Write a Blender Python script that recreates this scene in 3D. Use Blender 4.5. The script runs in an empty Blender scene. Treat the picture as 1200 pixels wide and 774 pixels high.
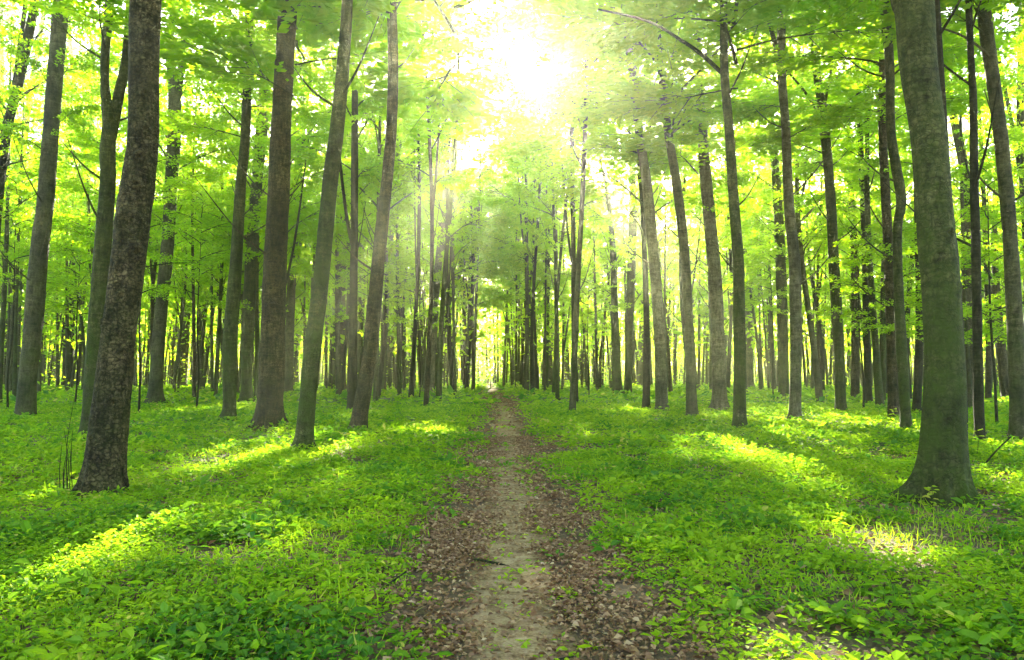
import bpy, math, random
import numpy as np
from mathutils import Vector, Matrix

# ------------------------------------------------------------------ camera, light, exposure
scene = bpy.context.scene
COL = scene.collection
PW, PH, F = 1200.0, 774.0, 850.0          # photograph size and focal length in its pixels
HOR = 438.0                               # row of the horizon
EYE = 1.5
PITCH = math.atan((HOR - PH / 2) / F)

cam_data = bpy.data.cameras.new("camera")
cam = bpy.data.objects.new("camera", cam_data)
COL.objects.link(cam)
cam.location = (0, 0, EYE)
cam.rotation_euler = (math.pi / 2 + PITCH, 0, 0)
cam_data.sensor_width = 36.0
cam_data.lens = 36.0 * F / PW
cam_data.clip_start = 0.05
cam_data.clip_end = 3000
scene.camera = cam


def ray(px, py):
    dx, dy, dz = (px - PW / 2) / F, 1.0, -(py - PH / 2) / F
    c, s = math.cos(PITCH), math.sin(PITCH)
    return np.array([dx, c * dy - s * dz, s * dy + c * dz])


def at(px, py, Y):
    r = ray(px, py)
    k = Y / r[1]
    return np.array([r[0] * k, Y, EYE + r[2] * k])


def depth_of(px, py):
    r = ray(px, py)
    return -EYE / r[2] * r[1]


SUN = Vector(ray(620, 85)).normalized()
EXPOSURE = 4.05
SUN_STRENGTH = 5.0
SKY_STRENGTH = 0.06

world = bpy.data.worlds.new("World")
scene.world = world
world.use_nodes = True
wn, wl = world.node_tree.nodes, world.node_tree.links
wn.clear()
sky = wn.new("ShaderNodeTexSky")
sky.sky_type = 'NISHITA'
sky.sun_disc = False
sky.sun_elevation = math.asin(SUN.z)
sky.sun_rotation = math.atan2(SUN.x, SUN.y)
sky.dust_density = 2.0
bg = wn.new("ShaderNodeBackground")
bg.inputs['Strength'].default_value = SKY_STRENGTH
wo = wn.new("ShaderNodeOutputWorld")
wl.new(sky.outputs[0], bg.inputs['Color'])
wl.new(bg.outputs[0], wo.inputs['Surface'])

sun_data = bpy.data.lights.new("sun", 'SUN')
sun_data.energy = SUN_STRENGTH
sun_data.angle = math.radians(0.5)
sun_data.color = (1.0, 0.93, 0.72)
sun = bpy.data.objects.new("sun", sun_data)
COL.objects.link(sun)
sun.rotation_euler = SUN.to_track_quat('Z', 'Y').to_euler()

scene.view_settings.view_transform = 'Standard'
scene.view_settings.look = 'None'
scene.view_settings.gamma = 1.0
scene.view_settings.use_curve_mapping = False
scene.view_settings.exposure = EXPOSURE
scene.render.engine = 'CYCLES'
cy = scene.cycles
cy.use_denoising = True
cy.use_adaptive_sampling = False
cy.denoising_prefilter = 'NONE'
cy.max_bounces = 8
cy.diffuse_bounces = 7
cy.glossy_bounces = 2
cy.transmission_bounces = 4
cy.transparent_max_bounces = 8
cy.volume_bounces = 0
cy.sample_clamp_indirect = 6.0
cy.caustics_reflective = False
cy.caustics_refractive = False

rng = np.random.default_rng(11)
random.seed(11)

# ------------------------------------------------------------------ mesh helpers


class Build:
    """Collects quads and triangles from numpy blocks and links them as one mesh."""

    def __init__(self):
        self.v, self.f, self.m, self.t, self.n = [], [], [], [], 0

    def add(self, verts, faces, mat=0, tint=0.5):
        verts = np.asarray(verts, dtype=np.float32).reshape(-1, 3)
        faces = np.asarray(faces, dtype=np.int64)
        self.v.append(verts)
        self.f.append(faces + self.n)
        self.m.append(np.full(len(faces), mat, dtype=np.int32))
        tt = np.asarray(tint, dtype=np.float32)
        self.t.append(np.full(len(faces), tt) if tt.ndim == 0 else tt)
        self.n += len(verts)

    def mesh(self, name, mats, smooth_mats=(0,)):
        me = bpy.data.meshes.new(name)
        V = np.concatenate(self.v)
        loops = np.concatenate([f.ravel() for f in self.f])
        sizes = np.concatenate([np.full(len(f), f.shape[1], dtype=np.int32) for f in self.f])
        starts = np.concatenate([[0], np.cumsum(sizes)[:-1]]).astype(np.int32)
        me.vertices.add(len(V))
        me.vertices.foreach_set("co", V.ravel())
        me.loops.add(len(loops))
        me.loops.foreach_set("vertex_index", loops.astype(np.int32))
        me.polygons.add(len(sizes))
        me.polygons.foreach_set("loop_start", starts)
        me.polygons.foreach_set("loop_total", sizes)
        mi = np.concatenate(self.m)
        me.polygons.foreach_set("material_index", mi)
        me.polygons.foreach_set("use_smooth", np.isin(mi, smooth_mats))
        a = me.attributes.new("tint", 'FLOAT', 'FACE')
        a.data.foreach_set("value", np.concatenate(self.t).astype(np.float32))
        for m in mats:
            me.materials.append(m)
        me.update(calc_edges=True)
        return me


def link(name, data, parent=None, loc=(0, 0, 0), rot=(0, 0, 0), sc=None):
    o = bpy.data.objects.new(name, data)
    COL.objects.link(o)
    o.location = loc
    o.rotation_euler = rot
    if sc is not None:
        o.scale = (sc, sc, sc) if not hasattr(sc, '__len__') else sc
    if parent is not None:
        o.parent = parent
    return o


def tag(o, label=None, cat=None, group=None, kind=None):
    for k, v in (("label", label), ("category", cat), ("group", group), ("kind", kind)):
        if v:
            o[k] = v
    return o


def spline(pts, n):
    """Catmull-Rom through rows of pts (any columns)."""
    P = np.asarray(pts, dtype=float)
    if len(P) < 3:
        t = np.linspace(0, 1, n)[:, None]
        return P[0] * (1 - t) + P[-1] * t
    P = np.vstack([2 * P[0] - P[1], P, 2 * P[-1] - P[-2]])
    seg = len(P) - 3
    u = np.linspace(0, seg - 1e-6, n)
    i = u.astype(int)
    t = (u - i)[:, None]
    p0, p1, p2, p3 = P[i], P[i + 1], P[i + 2], P[i + 3]
    return 0.5 * ((2 * p1) + (-p0 + p2) * t + (2 * p0 - 5 * p1 + 4 * p2 - p3) * t ** 2 + (-p0 + 3 * p1 - 3 * p2 + p3) * t ** 3)


def vnoise(x, y, z, seed=0):
    """Value noise 0..1 on numpy arrays."""
    def h(i, j, k):
        n = (i * 374761393 + j * 668265263 + k * 2147483647 + seed * 974711) & 0xffffffff
        n = ((n ^ (n >> 13)) * 1274126177) & 0xffffffff
        return ((n ^ (n >> 16)) & 0xffff) / 65535.0
    x, y, z = np.broadcast_arrays(np.asarray(x, float), np.asarray(y, float), np.asarray(z, float))
    x, y, z = 0.80 * x + 0.36 * y + 0.48 * z + 31, -0.60 * x + 0.48 * y + 0.64 * z + 57, -0.80 * y + 0.60 * z + 83
    i, j, k = np.floor(x).astype(np.int64), np.floor(y).astype(np.int64), np.floor(z).astype(np.int64)
    fx, fy, fz = x - i, y - j, z - k
    fx, fy, fz = [q * q * (3 - 2 * q) for q in (fx, fy, fz)]
    r = 0
    for a in (0, 1):
        for b in (0, 1):
            for c in (0, 1):
                r = r + h(i + a, j + b, k + c) * (fx if a else 1 - fx) * (fy if b else 1 - fy) * (fz if c else 1 - fz)
    return r


def tube(B, pts, rad, sides=8, mat=0, cap=True, bark=0.0, flare=0.0, lobes=5, seed=0, base_z=None, knots=()):
    """Tapered tube along pts; bark = relative roughness of the outline, flare = root swelling at the foot."""
    P = np.asarray(pts, float)
    rad = np.asarray(rad, float)
    n = len(P)
    T = np.gradient(P, axis=0)
    T /= np.linalg.norm(T, axis=1)[:, None] + 1e-9
    ref = np.array([0.0, 1.0, 0.0]) if abs(T[:, 1]).mean() < 0.8 else np.array([1.0, 0, 0])
    U = np.cross(ref, T)
    U /= np.linalg.norm(U, axis=1)[:, None] + 1e-9
    W = np.cross(T, U)
    a = np.linspace(0, 2 * math.pi, sides, endpoint=False)
    ca, sa = np.cos(a), np.sin(a)
    R = rad[:, None] * np.ones((1, sides))
    if bark:
        A, Zr = np.meshgrid(a, P[:, 2], indexing='xy')
        cx, cyy = np.cos(A), np.sin(A)
        R = R * (1 + bark * 1.6 * (vnoise(cx * 1.2 + 7, cyy * 1.2 + 7, Zr * 0.9 + 50, seed) - 0.5)
                 + bark * 0.9 * (vnoise(cx * 3 + 9, cyy * 3 + 9, Zr * 3.0 + 50, seed + 1) - 0.5)
                 + bark * 0.5 * (vnoise(cx * 8 + 19, cyy * 8 + 19, Zr * 14 + 50, seed + 2) - 0.5)
                 + bark * 0.35 * (vnoise(cx * 17 + 19, cyy * 17 + 19, Zr * 34 + 50, seed + 4) - 0.5))
    if flare:
        z0 = P[0, 2] + 0.15 if base_z is None else base_z
        hz = np.maximum(P[:, 2] - z0, 0)[:, None]
        r0 = rad.mean()
        ph = seed * 1.7
        lob = 0.45 + 0.55 * np.cos(lobes * a + ph) * 0.6 + 0.35 * np.cos((lobes - 2) * a + ph * 2.3)
        lob = np.maximum(lob + 0.35 * np.cos(a * 9 + ph * 3), -0.12)
        lob = np.sign(lob) * np.abs(lob) ** 1.5
        R = R + r0 * flare * (np.exp(-hz / (0.8 * r0)) * lob[None, :] * 1.7 + 0.22 * np.exp(-hz / (2.4 * r0)) * (0.5 + 0.8 * lob[None, :]))
    for kz, ka, ks_, kamp in [(q[0], q[1], q[2], q[3] * 1.5) for q in knots]:       # branch scars: a raised lip round a hollow, with a brow above
        da = (a[None, :] - ka + math.pi) % (2 * math.pi) - math.pi
        dd = np.hypot((P[:, 2][:, None] - kz) / ks_, da * R / (ks_ * 1.1))
        R = R + kamp * (np.exp(-(dd - 0.75) ** 2 * 5) - 1.3 * np.exp(-dd ** 2 * 6))
        brow = np.hypot((P[:, 2][:, None] - kz - ks_ * (1.3 - 0.9 * np.abs(da * R) / ks_)) / (ks_ * 0.25), da * R / (ks_ * 1.8))
        R = R + 0.5 * kamp * np.exp(-brow ** 2)
    V = P[:, None, :] + U[:, None, :] * (R * ca)[..., None] + W[:, None, :] * (R * sa)[..., None]
    idx = np.arange(n * sides).reshape(n, sides)
    nx = np.roll(idx, -1, axis=1)
    quads = np.stack([idx[:-1], nx[:-1], nx[1:], idx[1:]], axis=-1).reshape(-1, 4)
    B.add(V.reshape(-1, 3), quads, mat)
    if cap:
        k = B.n - sides
        tri = np.array([[k + i, k + (i + 1) % sides, k + (i + 2) % sides] for i in range(0, 1)])
        c = np.arange(sides)
        fan = np.stack([np.zeros(sides - 2, int), c[1:-1], c[2:]], axis=1) + (n - 1) * sides
        B.f.append(fan + (B.n - n * sides))
        B.m.append(np.full(len(fan), mat, dtype=np.int32))
        B.t.append(np.full(len(fan), 0.5, dtype=np.float32))


def leaf_block(B, pos, direc, normal, length, width, mat=0, tint=None, shape=4, fold=0.18):
    """Leaves as folded blades: shape 4 = rhombic blade, shape 6 = broad blade of two halves."""
    n = len(pos)
    d = direc / (np.linalg.norm(direc, axis=1)[:, None] + 1e-9)
    s = np.cross(d, normal)
    s /= np.linalg.norm(s, axis=1)[:, None] + 1e-9
    nn = np.cross(s, d)
    L, Wd = length[:, None], width[:, None]
    if tint is None:
        tint = rng.random(n)
    if shape == 4:
        V = np.stack([pos, pos + d * L * 0.45 + s * Wd * 0.5 + nn * Wd * fold, pos + d * L - nn * L * 0.12,
                      pos + d * L * 0.45 - s * Wd * 0.5 + nn * Wd * fold], axis=1)
        q = np.arange(n * 4).reshape(n, 4)
        B.add(V.reshape(-1, 3), q, mat, tint)
    else:
        V = np.stack([pos, pos + d * L * 0.28 + s * Wd * 0.5 + nn * Wd * fold, pos + d * L * 0.68 + s * Wd * 0.42 + nn * Wd * fold * 0.7,
                      pos + d * L - nn * L * 0.16,
                      pos + d * L * 0.68 - s * Wd * 0.42 + nn * Wd * fold * 0.7, pos + d * L * 0.28 - s * Wd * 0.5 + nn * Wd * fold], axis=1)
        b = np.arange(n)[:, None] * 6
        q = np.concatenate([b + np.array([[0, 1, 2, 3]]), b + np.array([[0, 3, 4, 5]])])
        B.add(V.reshape(-1, 3), q, mat, np.concatenate([tint, tint]))


# ------------------------------------------------------------------ materials
def new_mat(name):
    m = bpy.data.materials.new(name)
    m.use_nodes = True
    m.node_tree.nodes.clear()
    return m, m.node_tree.nodes, m.node_tree.links


def ramp(N, stops, interp='LINEAR'):
    r = N.new("ShaderNodeValToRGB")
    r.color_ramp.interpolation = interp
    e = r.color_ramp.elements
    while len(e) > 1:
        e.remove(e[-1])
    e[0].position, e[0].color = stops[0][0], (*stops[0][1], 1)
    for p, c in stops[1:]:
        k = e.new(p)
        k.color = (*c, 1)
    return r


def leaf_material(name, stops, trans_stops, mix=0.5, gloss=0.05, rough=0.4):
    m, N, L = new_mat(name)
    a = N.new("ShaderNodeAttribute")
    a.attribute_name = "tint"
    r1, r2 = ramp(N, stops), ramp(N, trans_stops)
    L.new(a.outputs['Fac'], r1.inputs[0])
    L.new(a.outputs['Fac'], r2.inputs[0])
    d = N.new("ShaderNodeBsdfDiffuse")
    t = N.new("ShaderNodeBsdfTranslucent")
    g = N.new("ShaderNodeBsdfGlossy")
    g.inputs['Roughness'].default_value = rough
    g.inputs['Color'].default_value = (1, 1, 1, 1)
    L.new(r1.outputs[0], d.inputs[0])
    L.new(r2.outputs[0], t.inputs[0])
    mx = N.new("ShaderNodeMixShader")
    mx.inputs[0].default_value = mix
    L.new(d.outputs[0], mx.inputs[1])
    L.new(t.outputs[0], mx.inputs[2])
    m2 = N.new("ShaderNodeMixShader")
    m2.inputs[0].default_value = gloss
    L.new(mx.outputs[0], m2.inputs[1])
    L.new(g.outputs[0], m2.inputs[2])
    o = N.new("ShaderNodeOutputMaterial")
    L.new(m2.outputs[0], o.inputs['Surface'])
    return m


CROWN = leaf_material("crown_leaves",
                      [(0, (0.05, 0.13, 0.005)), (0.5, (0.08, 0.19, 0.007)), (1, (0.13, 0.25, 0.01))],
                      [(0, (0.40, 0.74, 0.006)), (0.5, (0.58, 0.86, 0.008)), (1, (0.76, 0.92, 0.02))], 0.6, 0.02)
COVER = leaf_material("ground_cover_leaves",
                      [(0, (0.04, 0.13, 0.018)), (0.25, (0.14, 0.26, 0.010)), (0.6, (0.30, 0.40, 0.008)), (0.93, (0.32, 0.40, 0.015)), (1, (0.50, 0.46, 0.08))],
                      [(0, (0.14, 0.40, 0.02)), (0.4, (0.42, 0.70, 0.015)), (0.93, (0.55, 0.75, 0.02)), (1, (0.65, 0.6, 0.08))], 0.45, 0.012, 0.5)
LITTER = leaf_material("dead_leaves",
                       [(0, (0.12, 0.05, 0.022)), (0.35, (0.30, 0.145, 0.07)), (0.7, (0.48, 0.28, 0.15)), (1, (0.68, 0.50, 0.32))],
                       [(0, (0.10, 0.04, 0.02)), (1, (0.3, 0.2, 0.1))], 0.12, 0.03, 0.5)


def bark_material(name, dark, mid, light, moss=0.35, scale=1.0, bump=0.5, moss_col=(0.06, 0.10, 0.012), crack=0.4):
    m, N, L = new_mat(name)
    tc = N.new("ShaderNodeTexCoord")
    mp = N.new("ShaderNodeMapping")
    mp.inputs['Scale'].default_value = (scale, scale, scale * 0.28)
    L.new(tc.outputs['Object'], mp.inputs[0])
    n1 = N.new("ShaderNodeTexNoise")
    n1.inputs['Scale'].default_value = 16
    n1.inputs['Detail'].default_value = 8
    n1.inputs['Roughness'].default_value = 0.65
    L.new(mp.outputs[0], n1.inputs['Vector'])
    # cross cracks: stretched the other way
    mp2 = N.new("ShaderNodeMapping")
    mp2.inputs['Scale'].default_value = (scale * 4, scale * 4, scale * 15)
    L.new(tc.outputs['Object'], mp2.inputs[0])
    n2 = N.new("ShaderNodeTexNoise")
    n2.inputs['Scale'].default_value = 1.0
    n2.inputs['Detail'].default_value = 7
    n2.inputs['Roughness'].default_value = 0.62
    n2.inputs['Distortion'].default_value = 0.8
    L.new(mp2.outputs[0], n2.inputs['Vector'])
    n3 = N.new("ShaderNodeTexNoise")
    n3.inputs['Scale'].default_value = 1.3
    n3.inputs['Detail'].default_value = 4
    L.new(tc.outputs['Object'], n3.inputs['Vector'])
    add = N.new("ShaderNodeMath")
    add.operation = 'MULTIPLY_ADD'
    add.inputs[1].default_value = 0.55
    L.new(n1.outputs['Fac'], add.inputs[0])
    mul = N.new("ShaderNodeMath")
    mul.operation = 'MULTIPLY'
    mul.inputs[1].default_value = 0.45
    L.new(n2.outputs['Fac'], mul.inputs[0])
    L.new(mul.outputs[0], add.inputs[2])
    r = ramp(N, [(0.40, dark), (0.5, mid), (0.62, light)])
    L.new(add.outputs[0], r.inputs[0])
    # cracks between bark plates
    mp5 = N.new("ShaderNodeMapping")
    mp5.inputs['Scale'].default_value = (scale * 17, scale * 17, scale * 20)
    L.new(tc.outputs['Object'], mp5.inputs[0])
    nd = N.new("ShaderNodeTexNoise")
    nd.inputs['Scale'].default_value = 0.9
    nd.inputs['Detail'].default_value = 5
    L.new(mp5.outputs[0], nd.inputs['Vector'])
    vm = N.new("ShaderNodeVectorMath")
    vm.operation = 'MULTIPLY_ADD'
    vm.inputs[1].default_value = (2.2, 2.2, 2.2)
    L.new(nd.outputs['Color'], vm.inputs[0])
    L.new(mp5.outputs[0], vm.inputs[2])
    vo = N.new("ShaderNodeTexVoronoi")
    vo.feature = 'DISTANCE_TO_EDGE'
    vo.inputs['Scale'].default_value = 1.0
    L.new(vm.outputs[0], vo.inputs['Vector'])
    rc = ramp(N, [(0.0, (1 - crack,) * 3), (0.16, (1, 1, 1))])
    L.new(vo.outputs['Distance'], rc.inputs[0])
    ck = N.new("ShaderNodeMix")
    ck.data_type = 'RGBA'
    ck.blend_type = 'MULTIPLY'
    ck.inputs[0].default_value = 1.0
    L.new(r.outputs[0], ck.inputs[6])
    L.new(rc.outputs[0], ck.inputs[7])
    hsum = N.new("ShaderNodeMath")
    hsum.operation = 'MULTIPLY_ADD'
    hsum.inputs[1].default_value = 0.9
    L.new(rc.outputs[0], hsum.inputs[0])
    L.new(add.outputs[0], hsum.inputs[2])
    # large tonal patches (lichen, damp)
    r3 = ramp(N, [(0.34, (0.50, 0.50, 0.50)), (0.5, (0.95, 0.93, 0.88)), (0.66, (1.45, 1.36, 1.15))])
    L.new(n3.outputs['Fac'], r3.inputs[0])
    mm = N.new("ShaderNodeMix")
    mm.data_type = 'RGBA'
    mm.blend_type = 'MULTIPLY'
    mm.inputs[0].default_value = 1.0
    L.new(ck.outputs[2], mm.inputs[6])
    L.new(r3.outputs[0], mm.inputs[7])
    # moss film, thicker near the foot
    sp = N.new("ShaderNodeSeparateXYZ")
    L.new(tc.outputs['Object'], sp.inputs[0])
    mr = N.new("ShaderNodeMapRange")
    mr.inputs['From Min'].default_value = 7.0
    mr.inputs['From Max'].default_value = 0.0
    mr.inputs['To Min'].default_value = moss * 0.35
    mr.inputs['To Max'].default_value = moss * 1.3
    L.new(sp.outputs['Z'], mr.inputs['Value'])
    n4 = N.new("ShaderNodeTexNoise")
    n4.inputs['Scale'].default_value = 2.6
    n4.inputs['Detail'].default_value = 7
    n4.inputs['Roughness'].default_value = 0.7
    L.new(tc.outputs['Object'], n4.inputs['Vector'])
    r4 = ramp(N, [(0.36, (0, 0, 0)), (0.62, (1, 1, 1))])
    L.new(n4.outputs['Fac'], r4.inputs[0])
    mf = N.new("ShaderNodeMath")
    mf.operation = 'MULTIPLY'
    mf.use_clamp = True
    L.new(mr.outputs[0], mf.inputs[0])
    L.new(r4.outputs[0], mf.inputs[1])
    mg = N.new("ShaderNodeMix")
    mg.data_type = 'RGBA'
    L.new(mf.outputs[0], mg.inputs[0])
    L.new(mm.outputs[2], mg.inputs[6])
    mg.inputs[7].default_value = (*moss_col, 1)
    bs = N.new("ShaderNodeBsdfPrincipled")
    bs.inputs['Roughness'].default_value = 0.85
    bs.inputs['Specular IOR Level'].default_value = 0.25
    L.new(mg.outputs[2], bs.inputs['Base Color'])
    bp = N.new("ShaderNodeBump")
    bp.inputs['Strength'].default_value = bump
    bp.inputs['Distance'].default_value = 0.05
    L.new(hsum.outputs[0], bp.inputs['Height'])
    L.new(bp.outputs[0], bs.inputs['Normal'])
    o = N.new("ShaderNodeOutputMaterial")
    L.new(bs.outputs[0], o.inputs['Surface'])
    return m


BARK = {
    'rough': bark_material("rough_brown_bark", (0.030, 0.018, 0.008), (0.105, 0.072, 0.034), (0.20, 0.145, 0.078), 0.4, 1.0, 1.0, (0.045, 0.06, 0.008), 0.7),
    'grey': bark_material("grey_bark", (0.045, 0.036, 0.017), (0.115, 0.094, 0.050), (0.16, 0.135, 0.08), 0.5, 0.8, 0.7, (0.05, 0.075, 0.010)),
    'moss': bark_material("mossy_bark", (0.030, 0.028, 0.009), (0.085, 0.083, 0.028), (0.17, 0.155, 0.065), 1.0, 0.8, 0.7, (0.055, 0.076, 0.010), 0.6),
    'pale': bark_material("pale_bark", (0.08, 0.06, 0.035), (0.16, 0.13, 0.08), (0.25, 0.21, 0.14), 0.3, 0.8, 0.6, (0.06, 0.09, 0.015)),
    'dark': bark_material("dark_bark", (0.015, 0.010, 0.005), (0.04, 0.029, 0.014), (0.08, 0.062, 0.035), 0.35, 1.0, 0.8, (0.03, 0.05, 0.006)),
}


def ground_material():
    m, N, L = new_mat("forest_soil")
    tc = N.new("ShaderNodeTexCoord")
    n1 = N.new("ShaderNodeTexNoise")
    n1.inputs['Scale'].default_value = 22
    n1.inputs['Detail'].default_value = 9
    n1.inputs['Roughness'].default_value = 0.7
    L.new(tc.outputs['Object'], n1.inputs['Vector'])
    v = N.new("ShaderNodeTexVoronoi")
    v.inputs['Scale'].default_value = 30
    L.new(tc.outputs['Object'], v.inputs['Vector'])
    r = ramp(N, [(0.3, (0.03, 0.018, 0.010)), (0.5, (0.12, 0.065, 0.036)), (0.7, (0.24, 0.145, 0.08))])
    L.new(n1.outputs['Fac'], r.inputs[0])
    n2 = N.new("ShaderNodeTexNoise")
    n2.inputs['Scale'].default_value = 0.5
    n2.inputs['Detail'].default_value = 8
    n2.inputs['Roughness'].default_value = 0.75
    L.new(tc.outputs['Object'], n2.inputs['Vector'])
    rg = ramp(N, [(0.40, (0, 0, 0)), (0.5, (0.8, 0.8, 0.8))])
    L.new(n2.outputs['Fac'], rg.inputs[0])
    far = N.new("ShaderNodeAttribute")
    far.attribute_name = "green"
    mu = N.new("ShaderNodeMath")
    mu.operation = 'MULTIPLY'
    L.new(rg.outputs[0], mu.inputs[0])
    L.new(far.outputs['Fac'], mu.inputs[1])
    gr = ramp(N, [(0.3, (0.03, 0.09, 0.01)), (0.7, (0.10, 0.20, 0.02))])
    L.new(n1.outputs['Fac'], gr.inputs[0])
    mg = N.new("ShaderNodeMix")
    mg.data_type = 'RGBA'
    L.new(mu.outputs[0], mg.inputs[0])
    L.new(r.outputs[0], mg.inputs[6])
    L.new(gr.outputs[0], mg.inputs[7])
    bs = N.new("ShaderNodeBsdfPrincipled")
    bs.inputs['Roughness'].default_value = 0.95
    L.new(mg.outputs[2], bs.inputs['Base Color'])
    bp = N.new("ShaderNodeBump")
    bp.inputs['Strength'].default_value = 0.8
    bp.inputs['Distance'].default_value = 0.03
    L.new(n1.outputs['Fac'], bp.inputs['Height'])
    L.new(bp.outputs[0], bs.inputs['Normal'])
    o = N.new("ShaderNodeOutputMaterial")
    L.new(bs.outputs[0], o.inputs['Surface'])
    return m


def path_material():
    m, N, L = new_mat("trodden_earth")
    tc = N.new("ShaderNodeTexCoord")
    n1 = N.new("ShaderNodeTexNoise")
    n1.inputs['Scale'].default_value = 9
    n1.inputs['Detail'].default_value = 10
    n1.inputs['Roughness'].default_value = 0.72
    L.new(tc.outputs['Object'], n1.inputs['Vector'])
    n2 = N.new("ShaderNodeTexNoise")
    n2.inputs['Scale'].default_value = 55
    n2.inputs['Detail'].default_value = 6
    L.new(tc.outputs['Object'], n2.inputs['Vector'])
    ad = N.new("ShaderNodeMath")
    ad.operation = 'MULTIPLY_ADD'
    ad.inputs[1].default_value = 0.35
    L.new(n2.outputs['Fac'], ad.inputs[0])
    L.new(n1.outputs['Fac'], ad.inputs[2])
    r = ramp(N, [(0.5, (0.11, 0.058, 0.032)), (0.66, (0.31, 0.185, 0.11)), (0.84, (0.48, 0.325, 0.21))])
    L.new(ad.outputs[0], r.inputs[0])
    soil = ramp(N, [(0.45, (0.035, 0.021, 0.012)), (0.62, (0.10, 0.062, 0.036)), (0.8, (0.19, 0.13, 0.08))])
    L.new(ad.outputs[0], soil.inputs[0])
    ed = N.new("ShaderNodeAttribute")
    ed.attribute_name = "rim"
    n5 = N.new("ShaderNodeTexNoise")
    n5.inputs['Scale'].default_value = 4.5
    n5.inputs['Detail'].default_value = 8
    n5.inputs['Roughness'].default_value = 0.7
    L.new(tc.outputs['Object'], n5.inputs['Vector'])
    es = N.new("ShaderNodeMath")
    es.operation = 'MULTIPLY_ADD'
    es.inputs[1].default_value = 2.2
    L.new(n5.outputs['Fac'], es.inputs[0])
    L.new(ed.outputs['Fac'], es.inputs[2])
    er = ramp(N, [(0.58, (0, 0, 0)), (0.82, (1, 1, 1))])
    eh = N.new("ShaderNodeMath")
    eh.operation = 'MULTIPLY'
    eh.inputs[1].default_value = 0.4
    L.new(es.outputs[0], eh.inputs[0])
    L.new(eh.outputs[0], er.inputs[0])
    em = N.new("ShaderNodeMix")
    em.data_type = 'RGBA'
    L.new(er.outputs[0], em.inputs[0])
    L.new(r.outputs[0], em.inputs[6])
    L.new(soil.outputs[0], em.inputs[7])
    bs = N.new("ShaderNodeBsdfPrincipled")
    bs.inputs['Roughness'].default_value = 0.9
    bs.inputs['Specular IOR Level'].default_value = 0.08
    L.new(em.outputs[2], bs.inputs['Base Color'])
    bp = N.new("ShaderNodeBump")
    bp.inputs['Strength'].default_value = 0.9
    bp.inputs['Distance'].default_value = 0.02
    L.new(ad.outputs[0], bp.inputs['Height'])
    L.new(bp.outputs[0], bs.inputs['Normal'])
    o = N.new("ShaderNodeOutputMaterial")
    L.new(bs.outputs[0], o.inputs['Surface'])
    return m


GROUND, PATH = ground_material(), path_material()


# ------------------------------------------------------------------ ground and path
def path_x(y):
    return np.interp(y, [0, 4, 8, 20, 34, 58, 106, 200], [0.1, 0.06, -0.02, -0.10, -0.45, -1.3, -3.4, -9.0]) \
        + 0.05 * np.sin(np.asarray(y) * 0.9)


def ground_z(x, y):
    x, y = np.asarray(x, float), np.asarray(y, float)
    z = 0.10 * (vnoise(x * 0.35 + 40, y * 0.35 + 40, 3.0, 5) - 0.5) + 0.05 * (vnoise(x * 1.3 + 40, y * 1.3 + 40, 3.0, 6) - 0.5)
    dp = np.abs(x - path_x(y))
    k = np.clip((dp - 0.2) / 1.4, 0, 1)
    return (z * (0.25 + 0.75 * k) - 0.06 * (1 - k * k * (3 - 2 * k))) * np.clip(1.5 - np.abs(y) / 120, 0, 1)


xs = np.concatenate([-np.geomspace(700, 14, 26)[:-1], np.linspace(-14, 14, 225), np.geomspace(14, 700, 26)[1:]])
ys = np.concatenate([-np.geomspace(700, 3, 16)[:-1], np.linspace(-3, 24, 240), np.geomspace(24, 700, 90)[1:]])
X, Y = np.meshgrid(xs, ys)
Z = ground_z(X, Y)
B = Build()
nx, ny = len(xs), len(ys)
gi = np.arange(nx * ny).reshape(ny, nx)
B.add(np.stack([X, Y, Z], -1).reshape(-1, 3), np.stack([gi[:-1, :-1], gi[:-1, 1:], gi[1:, 1:], gi[1:, :-1]], -1).reshape(-1, 4))
gm = B.mesh("ground", [GROUND])
att = gm.attributes.new("green", 'FLOAT', 'POINT')
dpth = np.abs(X - path_x(Y))
att.data.foreach_set("value", (np.clip((dpth - 0.9) / 1.2, 0, 1) * np.clip((Y - 6) / 20, 0.15, 1)).ravel().astype(np.float32))
ground = tag(link("ground", gm), "forest floor of dark soil under the plants", kind="structure")

py_ = np.concatenate([np.linspace(-3, 24, 270), np.linspace(24.3, 130, 180)])
nn_ = len(py_)
ks = np.linspace(-1, 1, 13)
B = Build()
hw = 0.42 + 0.14 * (vnoise(py_ * 0.7, 0.5, 0.5, 21) - 0.5) + 0.002 * py_
wl_ = 0.22 * (vnoise(py_ * 2.3, 0.5, 9.5, 22) - 0.5)
wr_ = 0.22 * (vnoise(py_ * 2.3, 5.5, 9.5, 23) - 0.5)
cxp = path_x(py_)
PX = cxp[:, None] + ks[None, :] * hw[:, None] + np.where(ks < 0, wl_[:, None] * -ks, wr_[:, None] * ks)
PY = np.repeat(py_[:, None], 13, 1)
edge = np.abs(ks)[None, :] > 0.95
PZ = ground_z(PX, PY) + np.where(edge, -0.01, 0.012)
gi = np.arange(nn_ * 13).reshape(nn_, 13)
B.add(np.stack([PX, PY, PZ], -1).reshape(-1, 3), np.stack([gi[:-1, :-1], gi[:-1, 1:], gi[1:, 1:], gi[1:, :-1]], -1).reshape(-1, 4))
pm = B.mesh("path", [PATH])
at_ = pm.attributes.new("rim", 'FLOAT', 'POINT')
at_.data.foreach_set("value", np.repeat((np.abs(ks) ** 1.5)[None, :], nn_, 0).ravel().astype(np.float32))
tag(link("path", pm), "trodden earth footpath running straight into the forest", kind="structure")


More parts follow.
